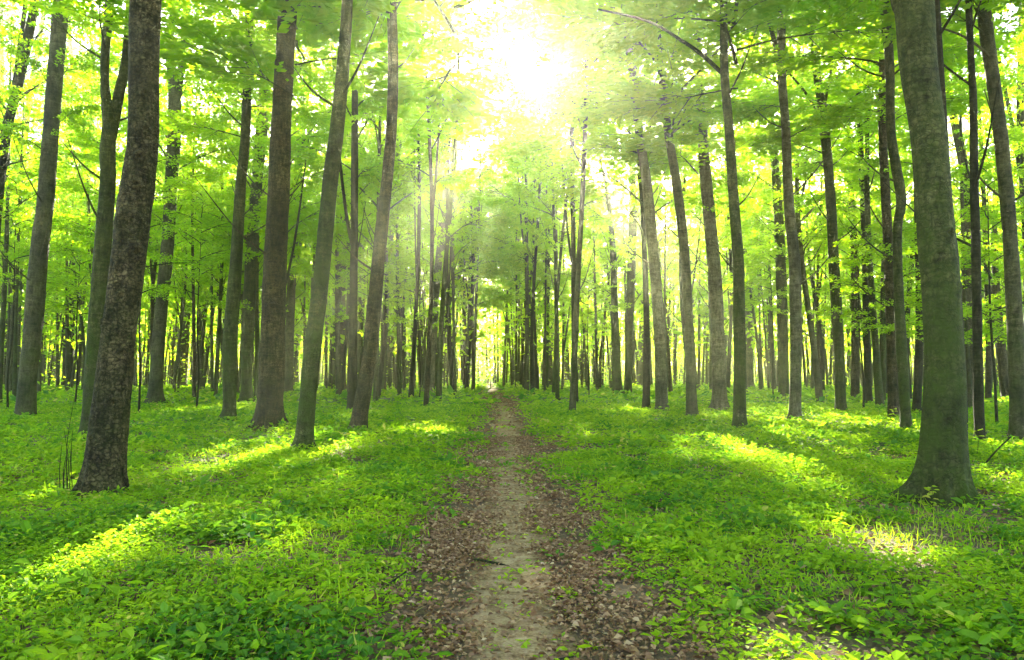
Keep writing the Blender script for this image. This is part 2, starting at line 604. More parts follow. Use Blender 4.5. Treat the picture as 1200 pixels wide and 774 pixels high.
# ------------------------------------------------------------------ tree prototypes
def spray(B, start, d, length, nleaf, size, mat=1, twig=True, droop=0.12, flat=0.32, tint0=0.0):
    """A flat spray of leaves along one twig."""
    d = d / np.linalg.norm(d)
    side = np.cross(d, [0, 0, 1.0])
    side /= np.linalg.norm(side) + 1e-9
    u = rng.random(nleaf) ** 0.7
    v = (rng.random(nleaf) * 2 - 1) * flat * (1.15 - 0.75 * u)
    pos = start + d * (u * length)[:, None] + side * (v * length)[:, None]
    pos[:, 2] += -droop * length * u ** 2 - 0.10 * length * np.abs(v) + rng.normal(0, 0.02 + 0.02 * length, nleaf)
    dr = d * 0.7 + side * (np.sign(v) * (0.5 + rng.random(nleaf) * 0.5))[:, None] + rng.normal(0, 0.25, (nleaf, 3))
    nr = np.array([0, 0, 1.0]) + rng.normal(0, 0.42, (nleaf, 3))
    ln = size * (0.6 + 0.7 * rng.random(nleaf))
    leaf_block(B, pos, dr, nr, ln, ln * (0.55 + 0.2 * rng.random(nleaf)), mat, np.clip(tint0 + rng.random(nleaf) * 0.75, 0, 1))
    if twig:
        e = start + d * length * 0.9
        e[2] -= droop * length * 0.8
        m = (start + e) / 2 + np.array([0, 0, 0.04 * length])
        tube(B, np.array([start, m, e]), [0.006 + 0.005 * length, 0.005, 0.002], 3, 0, cap=False)


def crown_mesh(name, R, H, nlimb, nspray, nleaf, size, bark, low=0.0, up=0.6):
    """Crown round the local z axis from z = 0 (first limb) to z = H: upswept limbs, twigs, flat sprays of leaves."""
    B = Build()
    for i in range(nlimb):
        t = (i + rng.random() * 0.8) / nlimb
        z0 = H * 0.88 * t
        az = i * 2.399 + rng.normal(0, 0.35)
        prof = (0.65 + 0.6 * math.sin(min(1, t * 1.25) * math.pi * 0.62)) * (1 - 0.62 * t ** 2.2)
        Ln = R * prof * (0.75 + 0.5 * rng.random())
        el = up * (0.6 + 0.5 * rng.random()) + 0.5 * t
        h = np.array([math.cos(az), math.sin(az), 0])
        pts = [np.array([0, 0, z0])]
        k = 5
        for j in range(1, k + 1):
            e = el * (1 - 0.65 * j / k)
            a2 = az + rng.normal(0, 0.16)
            h = np.array([math.cos(a2), math.sin(a2), 0])
            pts.append(pts[-1] + (h * math.cos(e) + np.array([0, 0, math.sin(e)])) * Ln / k)
        pts = np.array(pts)
        r0 = 0.010 + 0.008 * Ln * (1 - 0.5 * t)
        tube(B, spline(pts, 8), np.linspace(r0, 0.003, 8), 5, 0, cap=False)
        C = spline(pts, 40)
        for s in range(nspray):
            u = 0.28 + 0.72 * (s + rng.random()) / nspray
            p = C[min(39, int(u * 39))].copy()
            dirn = C[min(39, int(u * 39) + 0)] - C[max(0, int(u * 39) - 3)]
            a3 = math.atan2(dirn[1], dirn[0]) + (-1 if s % 2 else 1) * (0.5 + 0.7 * rng.random()) * (1.15 - 0.8 * u)
            dd = np.array([math.cos(a3), math.sin(a3), rng.normal(0.08, 0.16)])
            p[2] += rng.normal(0, 0.05)
            spray(B, p, dd, (0.9 + 0.9 * rng.random()) * (R / 3.4) ** 0.5, nleaf, size)
    return B.mesh(name, [bark, CROWN])


CROWNS = [crown_mesh("crown", 3.3 + 0.5 * (i % 3), 10.5 + (i % 4), 14 + 2 * (i % 3), 13, 66, 0.155, BARK['grey'], up=0.75 + 0.1 * (i % 3)) for i in range(7)]
LIGHT = [crown_mesh("crown", 3.5 + 0.4 * i, 11 + i, 15, 13, 52, 0.15, BARK['grey'], up=0.8) for i in range(3)]
SAPL = [crown_mesh("crown", 1.5 + 0.3 * i, 4.6 + i, 13, 8, 60, 0.10, BARK['dark'], up=0.35) for i in range(3)]


def trunk_mesh(name, pts, rad, mat, sides, rings, bark=0.06, flare=0.5, forks=(), knots=(), seed=0, lobes=5):
    B = Build()
    D = spline(np.column_stack([pts, rad]), rings)
    tube(B, D[:, :3], np.maximum(D[:, 3], 0.012), sides, 0, True, bark, flare, lobes, seed, None, knots)
    for fp, fr in forks:
        E = spline(np.column_stack([fp, fr]), max(10, min(36, rings // 4)))
        tube(B, E[:, :3], np.maximum(E[:, 3], 0.008), max(6, sides // 2), 0, True, bark, 0, 5, seed + 3)
    return B.mesh(name, [mat])


SUNV = np.array(SUN)
SUN_U = np.array([SUNV[1], -SUNV[0], 0.0]) / math.hypot(SUNV[0], SUNV[1])
SUN_V = np.cross(SUN_U, SUNV)


def opens_sun_shaft(x, y, z=12.0):
    """Crowns to shrink, by noise across the sun direction, opening added shafts of sunlight."""
    p = np.array([x, y, z])
    return float(vnoise(p @ SUN_U / 4.2 + 11, p @ SUN_V / 3.4 + 5, 0.5, 133)) > 0.56


# filler trunks: slender, gently bent, some forked
FILL = []
for i in range(10):
    H = 19.0
    z = np.array([-0.15, 0.5, 3, 6, 9, 12, 15, 19])
    w1, w2 = rng.normal(0, 0.28, 2), rng.normal(0, 0.18, 2)
    off = np.outer(np.sin(z / H * 2.2), w1) + np.outer(np.sin(z / H * 6.0 + i), w2) - np.outer(np.sin(z * 0 + i), w2)
    P = np.column_stack([off[:, 0], off[:, 1], z])
    r = np.interp(z, [0, 3, 9, 19], [0.145, 0.115, 0.09, 0.025]) * (0.8 + 0.1 * (i % 5))
    forks = []
    if i % 3 == 0:
        a = rng.random() * 6.28
        zf = 4.5 + rng.random() * 3
        b = np.array([np.interp(zf, z, P[:, 0]), np.interp(zf, z, P[:, 1]), zf])
        dv = np.array([math.cos(a), math.sin(a), 0])
        forks.append((np.array([b, b + dv * 0.35 + [0, 0, 1.0], b + dv * 0.8 + [0, 0, 3.2], b + dv * 1.3 + [0, 0, 7]]), np.array([0.065, 0.06, 0.05, 0.015])))
    for q in range(3):
        a = rng.random() * 6.28
        zf = 3.0 + rng.random() * 6
        b = np.array([np.interp(zf, z, P[:, 0]), np.interp(zf, z, P[:, 1]), zf])
        dv = np.array([math.cos(a), math.sin(a), 0])
        forks.append((np.array([b, b + dv * 0.5 + [0, 0, 0.5], b + dv * 1.1 + [0, 0, 1.6]]), np.array([0.03, 0.022, 0.008])))
    mat = BARK[['grey', 'rough', 'moss', 'grey', 'dark'][i % 5]]
    FILL.append((trunk_mesh("trunk", P, r, mat, 10, 22, 0.08, 0.5, forks, seed=i), P))

# ------------------------------------------------------------------ the trees one can single out
# each: key, bark, [(x, y, width) up the trunk in photograph pixels], forks, label
T = []


def tree(bark, pts, label, forks=(), **kw):
    T.append((bark, pts, label, forks, kw))


tree('grey', [(30, 490, 20), (31, 470, 20), (33, 440, 19), (38, 400, 19), (47, 300, 19), (53, 240, 18), (61, 120, 17), (70, 0, 17)],
     "thick smooth grey trunk near the left edge with a dark hollow at its foot", lobes=4)
tree('rough', [(6, 455, 8), (10, 380, 7), (15, 300, 7), (22, 220, 7), (35, 120, 6), (50, 0, 5)],
     "thin reddish trunk at the far left edge leaning right, behind the thick grey trunk")
tree('dark', [(-16, 482, 14), (-10, 300, 13), (5, 165, 11), (25, 90, 10), (47, 0, 10)],
     "dark trunk entering from the left edge high up and leaning right", forks=[[(2, 190, 6), (14, 110, 5), (22, 50, 5), (28, 0, 5)]])
tree('rough', [(15, 449, 7), (8, 350, 7), (3, 260, 6), (2, 150, 5), (6, 0, 4)],
     "thin upright trunk at the left edge crossing behind the leaning reddish trunk")
tree('rough', [(60, 450, 11), (64, 400, 10), (67, 344, 9), (77, 220, 8), (80, 133, 7), (77, 60, 5)],
     "slim brown trunk just right of the thick grey trunk at the left edge")
tree('dark', [(79, 455, 12), (84, 344, 11), (96, 251, 10), (101, 210, 10), (107, 150, 8), (109, 93, 6), (104, 40, 4)],
     "dark forked trunk between the slim brown trunk and the big rough trunk on the left",
     forks=[[(102, 200, 6), (96, 173, 5), (90, 124, 5), (82, 62, 5), (78, 0, 4)]])
tree('moss', [(93, 450, 9), (96, 344, 8), (100, 260, 6), (104, 150, 5), (106, 60, 4)],
     "thin green trunk right behind the dark forked trunk on the left")
tree('moss', [(106, 515, 24), (108, 480, 22), (112, 400, 20), (119, 320, 18), (127, 220, 17), (129, 180, 17), (130, 145, 16), (126, 105, 10), (126, 62, 10), (130, 0, 10)],
     "mossy forked trunk half hidden behind the big rough trunk on the left",
     forks=[[(130, 160, 13), (138, 108, 12), (144, 70, 11), (148, 0, 10)]])
tree('rough', [(121, 582, 45), (123, 555, 43), (126, 520, 42), (132, 460, 39), (138, 400, 37), (146, 330, 37), (154, 251, 37), (158, 220, 37), (165, 155, 34), (168, 62, 34), (171, 0, 34), (175, -80, 32)],
     "big rough brown trunk with cracked scarred bark, largest on the left", lobes=5, flare=0.6, sides=84, rings=420, bark_amp=0.075,
     knots=[(1.15, -1.0, 0.07, 0.02), (1.75, -0.8, 0.05, 0.016), (2.45, -1.2, 0.06, 0.014), (3.0, -0.7, 0.09, 0.03), (3.35, -1.3, 0.16, 0.018), (3.85, -1.15, 0.05, 0.02), (4.2, -1.1, 0.06, 0.022), (4.55, -0.95, 0.05, 0.02), (5.0, -1.0, 0.05, 0.02), (2.1, -2.3, 0.05, 0.012), (0.7, -1.9, 0.06, 0.012)])
tree('grey', [(181, 476, 17), (182, 460, 15), (184, 430, 15), (187, 380, 14), (194, 300, 14), (199, 220, 14), (204, 150, 15), (205, 105, 13), (201, 50, 10), (210, 0, 9)],
     "grey trunk forking in two high up, next right of the big rough trunk", forks=[[(207, 115, 10), (214, 60, 8), (217, 0, 8)]])
tree('rough', [(213, 454, 10), (217, 400, 9), (221, 320, 9), (223, 230, 8), (222, 150, 7), (218, 90, 5)],
     "slim brown trunk standing right of the grey forking trunk")
tree('dark', [(202, 448, 9), (205, 380, 8), (210, 300, 6), (212, 240, 5)],
     "thin dark trunk seen between the grey forking trunk and the slim brown one")
tree('rough', [(226, 446, 6), (232, 380, 6), (240, 300, 5), (246, 250, 5), (250, 170, 4)],
     "thin leaning trunk beside the sunlit glade on the left")
tree('rough', [(241, 444, 7), (243, 380, 6), (244, 300, 6), (236, 250, 4)],
     "thin upright trunk at the head of the sunlit glade on the left")
tree('moss', [(268, 494, 16), (269, 470, 15), (270, 400, 16), (277, 310, 14), (283, 220, 12), (289, 150, 11), (291, 0, 10)],
     "mossy trunk crossed by bright sunbeams, first right of the sunlit glade")
tree('dark', [(259, 447, 8), (266, 340, 8), (269, 280, 6), (262, 230, 5), (250, 180, 4), (243, 110, 3)],
     "thin bent trunk just behind and left of the mossy trunk in the sunbeams", forks=[[(268, 300, 4), (272, 250, 4), (270, 160, 3)]])
tree('moss', [(289, 473, 15), (289, 450, 13), (290, 400, 14), (295, 310, 14), (301, 220, 13), (306, 155, 14), (314, 62, 13), (321, 0, 11)],
     "green trunk in the sunbeams between the mossy trunk and the thick cracked trunk")
tree('rough', [(315, 505, 31), (316, 480, 29), (319, 440, 29), (320, 400, 28), (323, 310, 26), (327, 220, 25), (328, 155, 23), (332, 77, 22), (336, 0, 22)],
     "thick straight trunk with cracked grey brown bark, left of the path", sides=40, rings=160)
tree('grey', [(338, 462, 10), (340, 380, 10), (343, 300, 10), (349, 200, 10), (355, 140, 10), (364, 77, 10), (372, 35, 9), (383, 0, 8)],
     "slim trunk leaning right behind the thick cracked trunk", forks=[[(362, 95, 5), (365, 40, 5), (366, 0, 5)]])
tree('dark', [(344, 453, 9), (347, 350, 8), (347, 250, 7), (346, 150, 5)],
     "thin dark trunk in the gap between the thick cracked trunk and the leaning green foot")
tree('moss', [(355, 533, 23), (357, 505, 20), (361, 460, 19), (366, 410, 19), (376, 330, 18), (383, 260, 18), (389, 200, 18), (395, 155, 17), (403, 77, 15), (408, 0, 13)],
     "leaning dark green trunk whose foot stands lowest left of the path", sides=36, rings=160)
tree('rough', [(399, 459, 13), (399, 430, 12), (399, 350, 12), (401, 250, 12), (405, 150, 13), (412, 85, 12), (420, 30, 12), (430, -10, 11)],
     "upright brown trunk bending right at the top, behind the leaning dark green trunk")
tree('moss', [(388, 456, 8), (390, 400, 7), (394, 330, 6), (398, 200, 5)],
     "thin green trunk touching the upright brown trunk on its left")
tree('moss', [(419, 458, 10), (421, 400, 8), (424, 330, 7), (421, 280, 6), (414, 220, 5), (408, 150, 4)],
     "thin green trunk between the upright brown trunk and the strongly leaning one", forks=[[(424, 310, 4), (430, 270, 4), (432, 220, 3)]])
tree('rough', [(419, 509, 19), (422, 485, 18), (430, 440, 17), (435, 400, 17), (443, 310, 16), (451, 230, 14), (458, 155, 13), (460, 77, 13), (458, 0, 12)],
     "strongly leaning brown trunk nearest the path on the left", sides=36, rings=160)
tree('moss', [(444, 462, 9), (449, 420, 8), (454, 330, 7), (463, 220, 6), (470, 120, 5)],
     "thin green trunk leaning right, close behind the strongly leaning brown trunk")
tree('dark', [(453, 451, 10), (457, 400, 10), (462, 320, 8), (472, 240, 6), (476, 180, 5), (473, 100, 4)],
     "dark brown trunk right of the thin green one, left of the path", forks=[[(468, 265, 4), (480, 250, 3), (489, 240, 2)]])
tree('dark', [(464, 450, 5), (468, 350, 5), (470, 280, 4), (471, 200, 3)],
     "very thin dark trunk between the dark brown and the whitish trunk")
tree('pale', [(474, 449, 8), (473, 380, 7), (474, 300, 6), (478, 200, 4)],
     "thin whitish trunk left of the path")
tree('moss', [(480, 451, 11), (483, 400, 9), (487, 344, 7), (490, 282, 6), (493, 240, 5), (500, 180, 4)],
     "greenish trunk right beside the thin whitish trunk")
tree('pale', [(502, 462, 13), (504, 430, 12), (507, 390, 11), (510, 344, 10), (515, 300, 9), (519, 266, 10), (523, 220, 8), (523, 155, 6), (522, 100, 4)],
     "pale brown trunk in the clump of three at the left of the path")
tree('moss', [(509, 456, 11), (516, 400, 9), (525, 355, 8), (533, 335, 7), (546, 288, 6), (556, 250, 5), (565, 215, 4)],
     "pale green trunk leaning out over the path from the clump of three")
tree('dark', [(516, 451, 9), (522, 390, 8), (527, 344, 8), (529, 282, 8), (533, 235, 7), (543, 195, 4)],
     "dark trunk at the back of the clump of three left of the path", forks=[[(531, 250, 5), (536, 200, 4), (534, 150, 3)]])
tree('grey', [(526, 447, 7), (529, 400, 6), (530, 340, 5), (534, 250, 4)],
     "thin trunk next right of the clump of three")
tree('dark', [(552, 446, 6), (553, 400, 5), (554, 340, 4), (556, 280, 3)],
     "small dark trunk standing alone nearest the path end on the left")
tree('dark', [(596, 445, 7), (596, 360, 6), (599, 290, 4)],
     "dark trunk just right of where the path vanishes, left one of a touching pair")
tree('dark', [(604, 446, 8), (603, 380, 7), (602, 300, 5), (606, 230, 4)],
     "dark trunk just right of where the path vanishes, right one of a touching pair")
tree('rough', [(625, 449, 8), (624, 400, 7), (623, 300, 6), (622, 240, 5), (620, 170, 3)],
     "straight brown trunk between the touching pair and the pale trunk right of the path")
tree('pale', [(645, 455, 10), (644, 440, 8), (641, 380, 7), (639, 300, 6), (639, 240, 5), (640, 150, 4)],
     "pale brown upright trunk first right of the path end")
tree('dark', [(665, 450, 7), (661, 380, 6), (655, 330, 5), (648, 290, 4), (640, 240, 3)],
     "dark leaf clad trunk leaning left over the pale trunk")
tree('grey', [(679, 450, 6), (676, 380, 5), (671, 304, 4), (668, 230, 3)],
     "thin grey trunk right of the leaf clad leaning trunk")
tree('grey', [(685, 449, 8), (684, 350, 6), (683, 300, 5), (684, 220, 3)],
     "straight grey trunk, second right of the leaf clad leaning trunk")
tree('moss', [(697, 448, 7), (698, 350, 6), (702, 300, 5), (708, 220, 4)],
     "thin mossy trunk left of the pale green pair")
tree('moss', [(724, 465, 12), (722, 420, 10), (720, 350, 8), (718, 290, 7), (712, 230, 5), (700, 170, 3)],
     "pale green trunk, left one of a close pair right of the path")
tree('moss', [(736, 463, 9), (737, 400, 9), (740, 320, 10), (742, 240, 9), (739, 160, 6), (733, 90, 4)],
     "green trunk, right one of the close pair right of the path")
tree('grey', [(751, 453, 9), (752, 380, 7), (751, 280, 6), (748, 180, 4)],
     "slim grey trunk between the close pair and the brown trunk with leafy shoots")
tree('pale', [(776, 486, 16), (775, 460, 14), (773, 400, 13), (769, 340, 13), (764, 282, 13), (758, 220, 12), (749, 155, 11), (742, 93, 10), (737, 50, 8), (734, 10, 6)],
     "pale brown trunk leaning left with leafy shoots at its foot", sides=30, rings=120)
tree('grey', [(811, 491, 14), (810, 460, 12), (808, 400, 11), (804, 310, 11), (795, 230, 11), (783, 155, 10), (775, 95, 8), (771, 50, 6)],
     "narrow trunk leaning left, second of the row of leaning trunks right of the path", sides=30, rings=120)
tree('pale', [(844, 483, 18), (843, 460, 16), (842, 400, 15), (838, 320, 15), (831, 250, 14), (824, 180, 13), (820, 120, 11), (817, 60, 8)],
     "stout pale brown trunk, third of the row of leaning trunks right of the path", sides=30, rings=120)
tree('moss', [(868, 506, 18), (867, 485, 15), (867, 440, 14), (867, 380, 14), (865, 300, 13), (859, 225, 12), (854, 155, 11), (848, 95, 10), (846, 40, 9), (846, 0, 8)],
     "green trunk with a long branch arching left at the top, right of the path", sides=30, rings=140,
     forks=[[(848, 88, 5), (825, 65, 5), (800, 46, 4), (760, 22, 3.4), (702, 7, 2)]])
tree('pale', [(879, 456, 9), (878, 380, 9), (877, 280, 9), (874, 220, 8), (873, 120, 6)],
     "faint pale trunk right behind the green trunk with the arching branch")
tree('moss', [(919, 470, 13), (918, 440, 12), (916, 340, 12), (914, 260, 11), (908, 180, 9), (900, 120, 6)],
     "light green trunk half behind the speckled trunk on its right")
tree('pale', [(932, 494, 14), (932, 470, 13), (933, 400, 13), (932, 310, 13), (925, 240, 12), (920, 155, 10), (914, 77, 10), (915, 0, 9)],
     "speckled brown trunk with a yellow mossy foot, forking near the top", forks=[[(914, 80, 7), (903, 35, 5), (891, 0, 5)]], sides=30, rings=140)
tree('moss', [(986, 486, 13), (985, 465, 12), (983, 400, 12), (977, 310, 12), (971, 220, 11), (965, 140, 11), (957, 90, 9), (953, 40, 9), (952, 0, 9)],
     "smooth green trunk catching the light with two thin upper branches", sides=30, rings=140,
     forks=[[(964, 135, 4), (974, 90, 3), (990, 10, 3)], [(966, 145, 4), (945, 110, 3), (920, 80, 2)]])
tree('rough', [(1002, 470, 10), (1002, 400, 9), (1001, 300, 8), (998, 220, 7), (996, 140, 5)],
     "brown trunk next right of the smooth green trunk in the light")
tree('dark', [(1018, 476, 9), (1017, 440, 8), (1016, 380, 8), (1015, 310, 8), (1011, 220, 7), (1006, 150, 6), (1003, 60, 4)],
     "slim dark trunk with a widened foot right of the brown trunk")
tree('dark', [(1036, 467, 8), (1035, 400, 7), (1035, 330, 6), (1036, 250, 6), (1030, 150, 4)],
     "thin dark trunk behind the pair left of the big mossy trunk")
tree('rough', [(1048, 493, 14), (1047, 470, 12), (1046, 400, 12), (1043, 300, 11), (1038, 220, 10), (1034, 150, 9), (1033, 90, 8)],
     "reddish brown trunk, left one of the pair left of the big mossy trunk", sides=30, rings=120)
tree('moss', [(1062, 507, 13), (1061, 480, 12), (1059, 440, 12), (1056, 400, 12), (1052, 320, 10), (1050, 270, 10), (1054, 235, 11), (1048, 195, 11), (1042, 150, 10), (1040, 77, 10), (1035, 0, 11)],
     "green trunk with a kink halfway up, left of the big mossy trunk", sides=30, rings=140)
tree('dark', [(1074, 488, 10), (1076, 440, 9), (1077, 380, 8), (1075, 310, 7), (1073, 220, 6)],
     "dark trunk just left of the big mossy trunk")
tree('moss', [(1105, 588, 48), (1105, 570, 48), (1105, 540, 48), (1105, 500, 46), (1106, 440, 43), (1104, 400, 41), (1100, 330, 40), (1096, 290, 40), (1092, 240, 39), (1087, 155, 38), (1077, 77, 40), (1070, 0, 43), (1064, -60, 43)],
     "big smooth mossy green trunk with spreading roots, largest on the right", lobes=5, flare=0.7, sides=72, rings=400, bark_amp=0.032,
     knots=[(3.15, -1.35, 0.06, 0.016), (1.95, -2.2, 0.045, 0.010), (4.0, -2.4, 0.05, 0.012), (2.5, -0.6, 0.05, 0.009), (0.95, -1.5, 0.05, 0.009), (4.4, -2.0, 0.07, 0.006), (1.35, -1.0, 0.04, 0.008)])
tree('dark', [(1127, 539, 13), (1126, 460, 12), (1122, 380, 12), (1118, 300, 10), (1112, 200, 8)],
     "dark trunk hidden behind the right side of the big mossy trunk")
tree('rough', [(1136, 473, 13), (1135, 440, 13), (1134, 380, 12), (1134, 300, 11), (1132, 240, 11), (1126, 190, 10), (1116, 145, 9), (1106, 100, 8), (1100, 60, 6)],
     "brown trunk curving left at the top behind the big mossy trunk")
tree('dark', [(1148, 525, 12), (1148, 500, 11), (1147, 470, 11), (1146, 400, 10), (1144, 300, 10), (1141, 200, 9), (1138, 120, 8), (1134, 60, 7), (1131, 0, 7)],
     "dark narrow trunk right of the big mossy trunk with a leafy sapling before it", sides=30, rings=120)
tree('rough', [(1158, 472, 7), (1158, 400, 6), (1156, 320, 5), (1155, 240, 5), (1150, 150, 4)],
     "thin trunk in the gap between the dark narrow trunk and the right edge trunk")
tree('rough', [(1180, 470, 11), (1175, 430, 10), (1170, 380, 9), (1167, 300, 7), (1168, 240, 6), (1172, 160, 5)],
     "brown trunk leaning left behind the trunk at the right edge")
tree('grey', [(1194, 520, 19), (1193, 480, 18), (1190, 420, 17), (1186, 340, 16), (1182, 260, 15), (1177, 200, 15), (1171, 150, 15), (1163, 77, 15), (1157, 0, 15)],
     "thick grey brown trunk at the right edge leaning left", sides=36, rings=140,
     forks=[[(1164, 75, 4), (1150, 60, 3), (1125, 45, 2.6), (1096, 36, 2)]])
tree('dark', [(1205, 475, 9), (1203, 300, 9), (1199, 150, 8), (1196, 0, 7)],
     "dark trunk cut by the right edge of the picture", forks=[[(1202, 240, 5), (1190, 170, 5), (1178, 110, 4), (1168, 60, 4)]])

hero_xy = []
for i, (bark, pts, label, forks, kw) in enumerate(T):
    Yb = depth_of(pts[0][0], pts[0][1])
    base = at(pts[0][0], pts[0][1], Yb)
    gz = float(ground_z(base[0], base[1]))
    hero_xy.append((base[0], base[1], pts[0][2] / F * Yb))
    W = [np.append(at(x, y, Yb), w / F * Yb / 2) for x, y, w in pts]
    W = [q - np.array([base[0], base[1], 0, 0]) for q in W]
    W[0][2] = gz
    W.insert(0, W[0] + np.array([0, 0, -0.15, 0]))
    # small depth wander so the stem is not in one plane
    ph = rng.random() * 6
    for q in W:
        q[1] += 0.012 * q[2] * math.sin(q[2] * 0.35 + ph) + 0.01 * q[2] * (rng.random() - 0.5)
    top, pre = W[-1], W[-2]
    dirn = (top - pre)[:3]
    dirn = dirn / np.linalg.norm(dirn)
    total = 17 + 3 * rng.random() + (6.5 if Yb > 43 and abs(base[0] - path_x(Yb)) < 9 else 0)
    if top[2] < total:
        d2 = dirn * 0.5 + np.array([0, 0, 0.5])
        d2 /= np.linalg.norm(d2)
        rest = total - top[2]
        W.append(np.append(top[:3] + d2 * rest * 0.5, top[3] * 0.65))
        W.append(np.append(top[:3] + d2 * rest, 0.03))
    W = np.array(W)
    FK = []
    for fk in forks:
        q = np.array([np.append(at(x, y, Yb), w / F * Yb / 2) for x, y, w in fk]) - np.array([base[0], base[1], 0, 0])
        q[:, 1] += np.linspace(0, 0.5 * (rng.random() - 0.3), len(q))
        d = q[-1, :3] - q[-2, :3]
        d /= np.linalg.norm(d)
        if q[-1, 3] > 0.045:
            q = np.vstack([q, np.append(q[-1, :3] + d * 2.5 + [0, 0, 1.0], 0.012)])
        FK.append((q[:, :3], q[:, 3]))
    crown_z = 6.0 + 2.0 * rng.random() if Yb > 30 else (9.0 if Yb > 15 else 8.5)
    # bare lower side branches
    nb = 2 if Yb < 14 else 4
    for _ in range(nb):
        zz = 3.5 + rng.random() * 6 if Yb > 14 else 6.5 + rng.random() * 2
        b = np.array([np.interp(zz, W[:, 2], W[:, k]) for k in (0, 1)] + [zz])
        a = rng.random() * 6.28
        h = np.array([math.cos(a), math.sin(a), 0])
        ln = 0.8 + rng.random() * 1.4
        FK.append((np.array([b, b + h * ln * 0.5 + [0, 0, 0.35 * ln], b + h * ln + [0, 0, 0.9 * ln]]), np.array([0.028, 0.02, 0.007])))
    sides, rings = kw.get('sides', 22), kw.get('rings', 80)
    me = trunk_mesh("trunk", W[:, :3], W[:, 3], BARK[bark], sides, rings, kw.get('bark_amp', 0.07), kw.get('flare', 0.55), FK, kw.get('knots', ()), seed=i + 31, lobes=kw.get('lobes', 4 + i % 3))
    root = link("beech_tree", None, None, (base[0], base[1], 0))
    tag(root, label, "tree", "trees standing along the forest path")
    link("trunk", me, root)
    cb = np.array([np.interp(crown_z, W[:, 2], W[:, k]) for k in (0, 1)] + [crown_z])
    tp = W[-1, :3]
    v = Vector(tp - cb)
    hgt = v.length
    cm = CROWNS[i % len(CROWNS)]
    wide = 1.0
    if abs(base[0] - path_x(Yb)) < 7.5:
        wide = 1.5 if Yb > 43 else 1.5
        if Yb > 43:
            cm = LIGHT[i % 3]
        cb = cb + np.array([-0.5 * np.sign(base[0] - path_x(Yb)) if Yb > 43 else 0.3, 0, 0])
    if Yb > 22 and wide == 1.0 and opens_sun_shaft(base[0], base[1]):
        wide = 0.55  # crown narrowed to let an added shaft of sunlight through
    if label.startswith(("pale brown trunk leaning left", "narrow trunk", "stout pale")):
        wide = 1.6
        cb = cb + np.array([-0.3, 0, 0])
    if label.startswith(("strongly leaning", "leaning dark green")):
        wide = 1.9
        cb = cb + np.array([1.3, 0, 0.4])
    c = link("crown", cm, root, cb, sc=(wide * (0.95 + 0.2 * rng.random()),) * 2 + (hgt / 12.0,))
    c.rotation_euler = (v.to_track_quat('Z', 'Y') @ Matrix.Rotation(rng.random() * 6.28, 4, 'Z').to_quaternion()).to_euler()

# ------------------------------------------------------------------ trees further back (alike, one group each side)
LANDMARKS = [(50, "thick smooth grey trunk"), (95, "dark forked trunk"), (140, "big rough trunk"), (190, "grey forking trunk"), (222, "sunlit glade"),
             (275, "mossy trunk in the sunbeams"), (320, "thick cracked trunk"), (370, "leaning dark green trunk"), (401, "upright brown trunk"),
             (437, "strongly leaning brown trunk"), (473, "thin whitish trunk"), (512, "clump of three"), (552, "end of the path"), (600, "touching pair of dark trunks"),
             (641, "pale upright trunk"), (680, "thin grey trunk"), (728, "close pair of green trunks"), (771, "pale leaning trunk with shoots"),
             (806, "narrow leaning trunk"), (838, "stout pale brown trunk"), (866, "trunk with the arching branch"), (929, "speckled trunk"),
             (980, "smooth green trunk"), (1017, "slim dark trunk"), (1053, "kinked green trunk"), (1100, "big mossy trunk"), (1147, "dark narrow trunk"),
             (1188, "right edge trunk")]
HX = np.array([(h[0], h[1]) for h in hero_xy])
placed = [tuple(h) for h in HX]
count = 0
tries = 0
border = [(sd * (2.2 + 1.6 * random.random()), yy + 3 * random.random()) for yy in range(46, 96, 4) for sd in (-1, 1)]
while count < 228 and tries < 20000:
    tries += 1
    y = 27 + 70 * random.random() ** 0.8
    x = (random.random() * 2 - 1) * (0.74 * y + 4)
    if border:
        x, y = border.pop()
        x += float(path_x(y))
    elif abs(x - float(path_x(y))) < 1.7:
        continue
    if min((x - a) ** 2 + (y - b) ** 2 for a, b in placed) < 2.5 ** 2:
        continue
    placed.append((x, y))
    k = random.randrange(10)
    me, P = FILL[k]
    s = 0.8 + 0.45 * random.random()
    root = link("beech_tree", None, None, (x, y, float(ground_z(x, y))), (0, 0, random.random() * 6.28), (s, s, (1.3 if abs(x - float(path_x(y))) < 7 else 0.9) + 0.2 * random.random()))
    px_ = 600 + F * x / y
    lm_x, lm = min(LANDMARKS, key=lambda q: abs(q[0] - px_))
    look = ("thin" if s < 1.0 else "slender") + (" forked " if k % 3 == 0 else " straight " if k % 2 else " bent ") + ("grey", "brown", "mossy", "grey", "dark")[k % 5]
    tag(root, f"{look} trunk {'midway' if y < 55 else 'far'} back, just {'left' if px_ < lm_x else 'right'} of the {lm}", "tree", "slender trees filling the wood behind")
    link("trunk", me, root)
    zc = 5.0 + 3 * random.random()
    inner = abs(x - float(path_x(y))) < 6
    cm = random.choice(CROWNS)
    sun_shrink = 0.5 if opens_sun_shaft(x, y) else 1.0  # narrower crown where a sunlight shaft is opened on purpose
    link("crown", cm, root, (float(np.interp(zc, P[:, 2], P[:, 0])), float(np.interp(zc, P[:, 2], P[:, 1])), zc), (0, 0, random.random() * 6.28), (sun_shrink * (1.35 if inner else 1.0) / s ** 0.3,) * 2 + (1.0,))
    count += 1

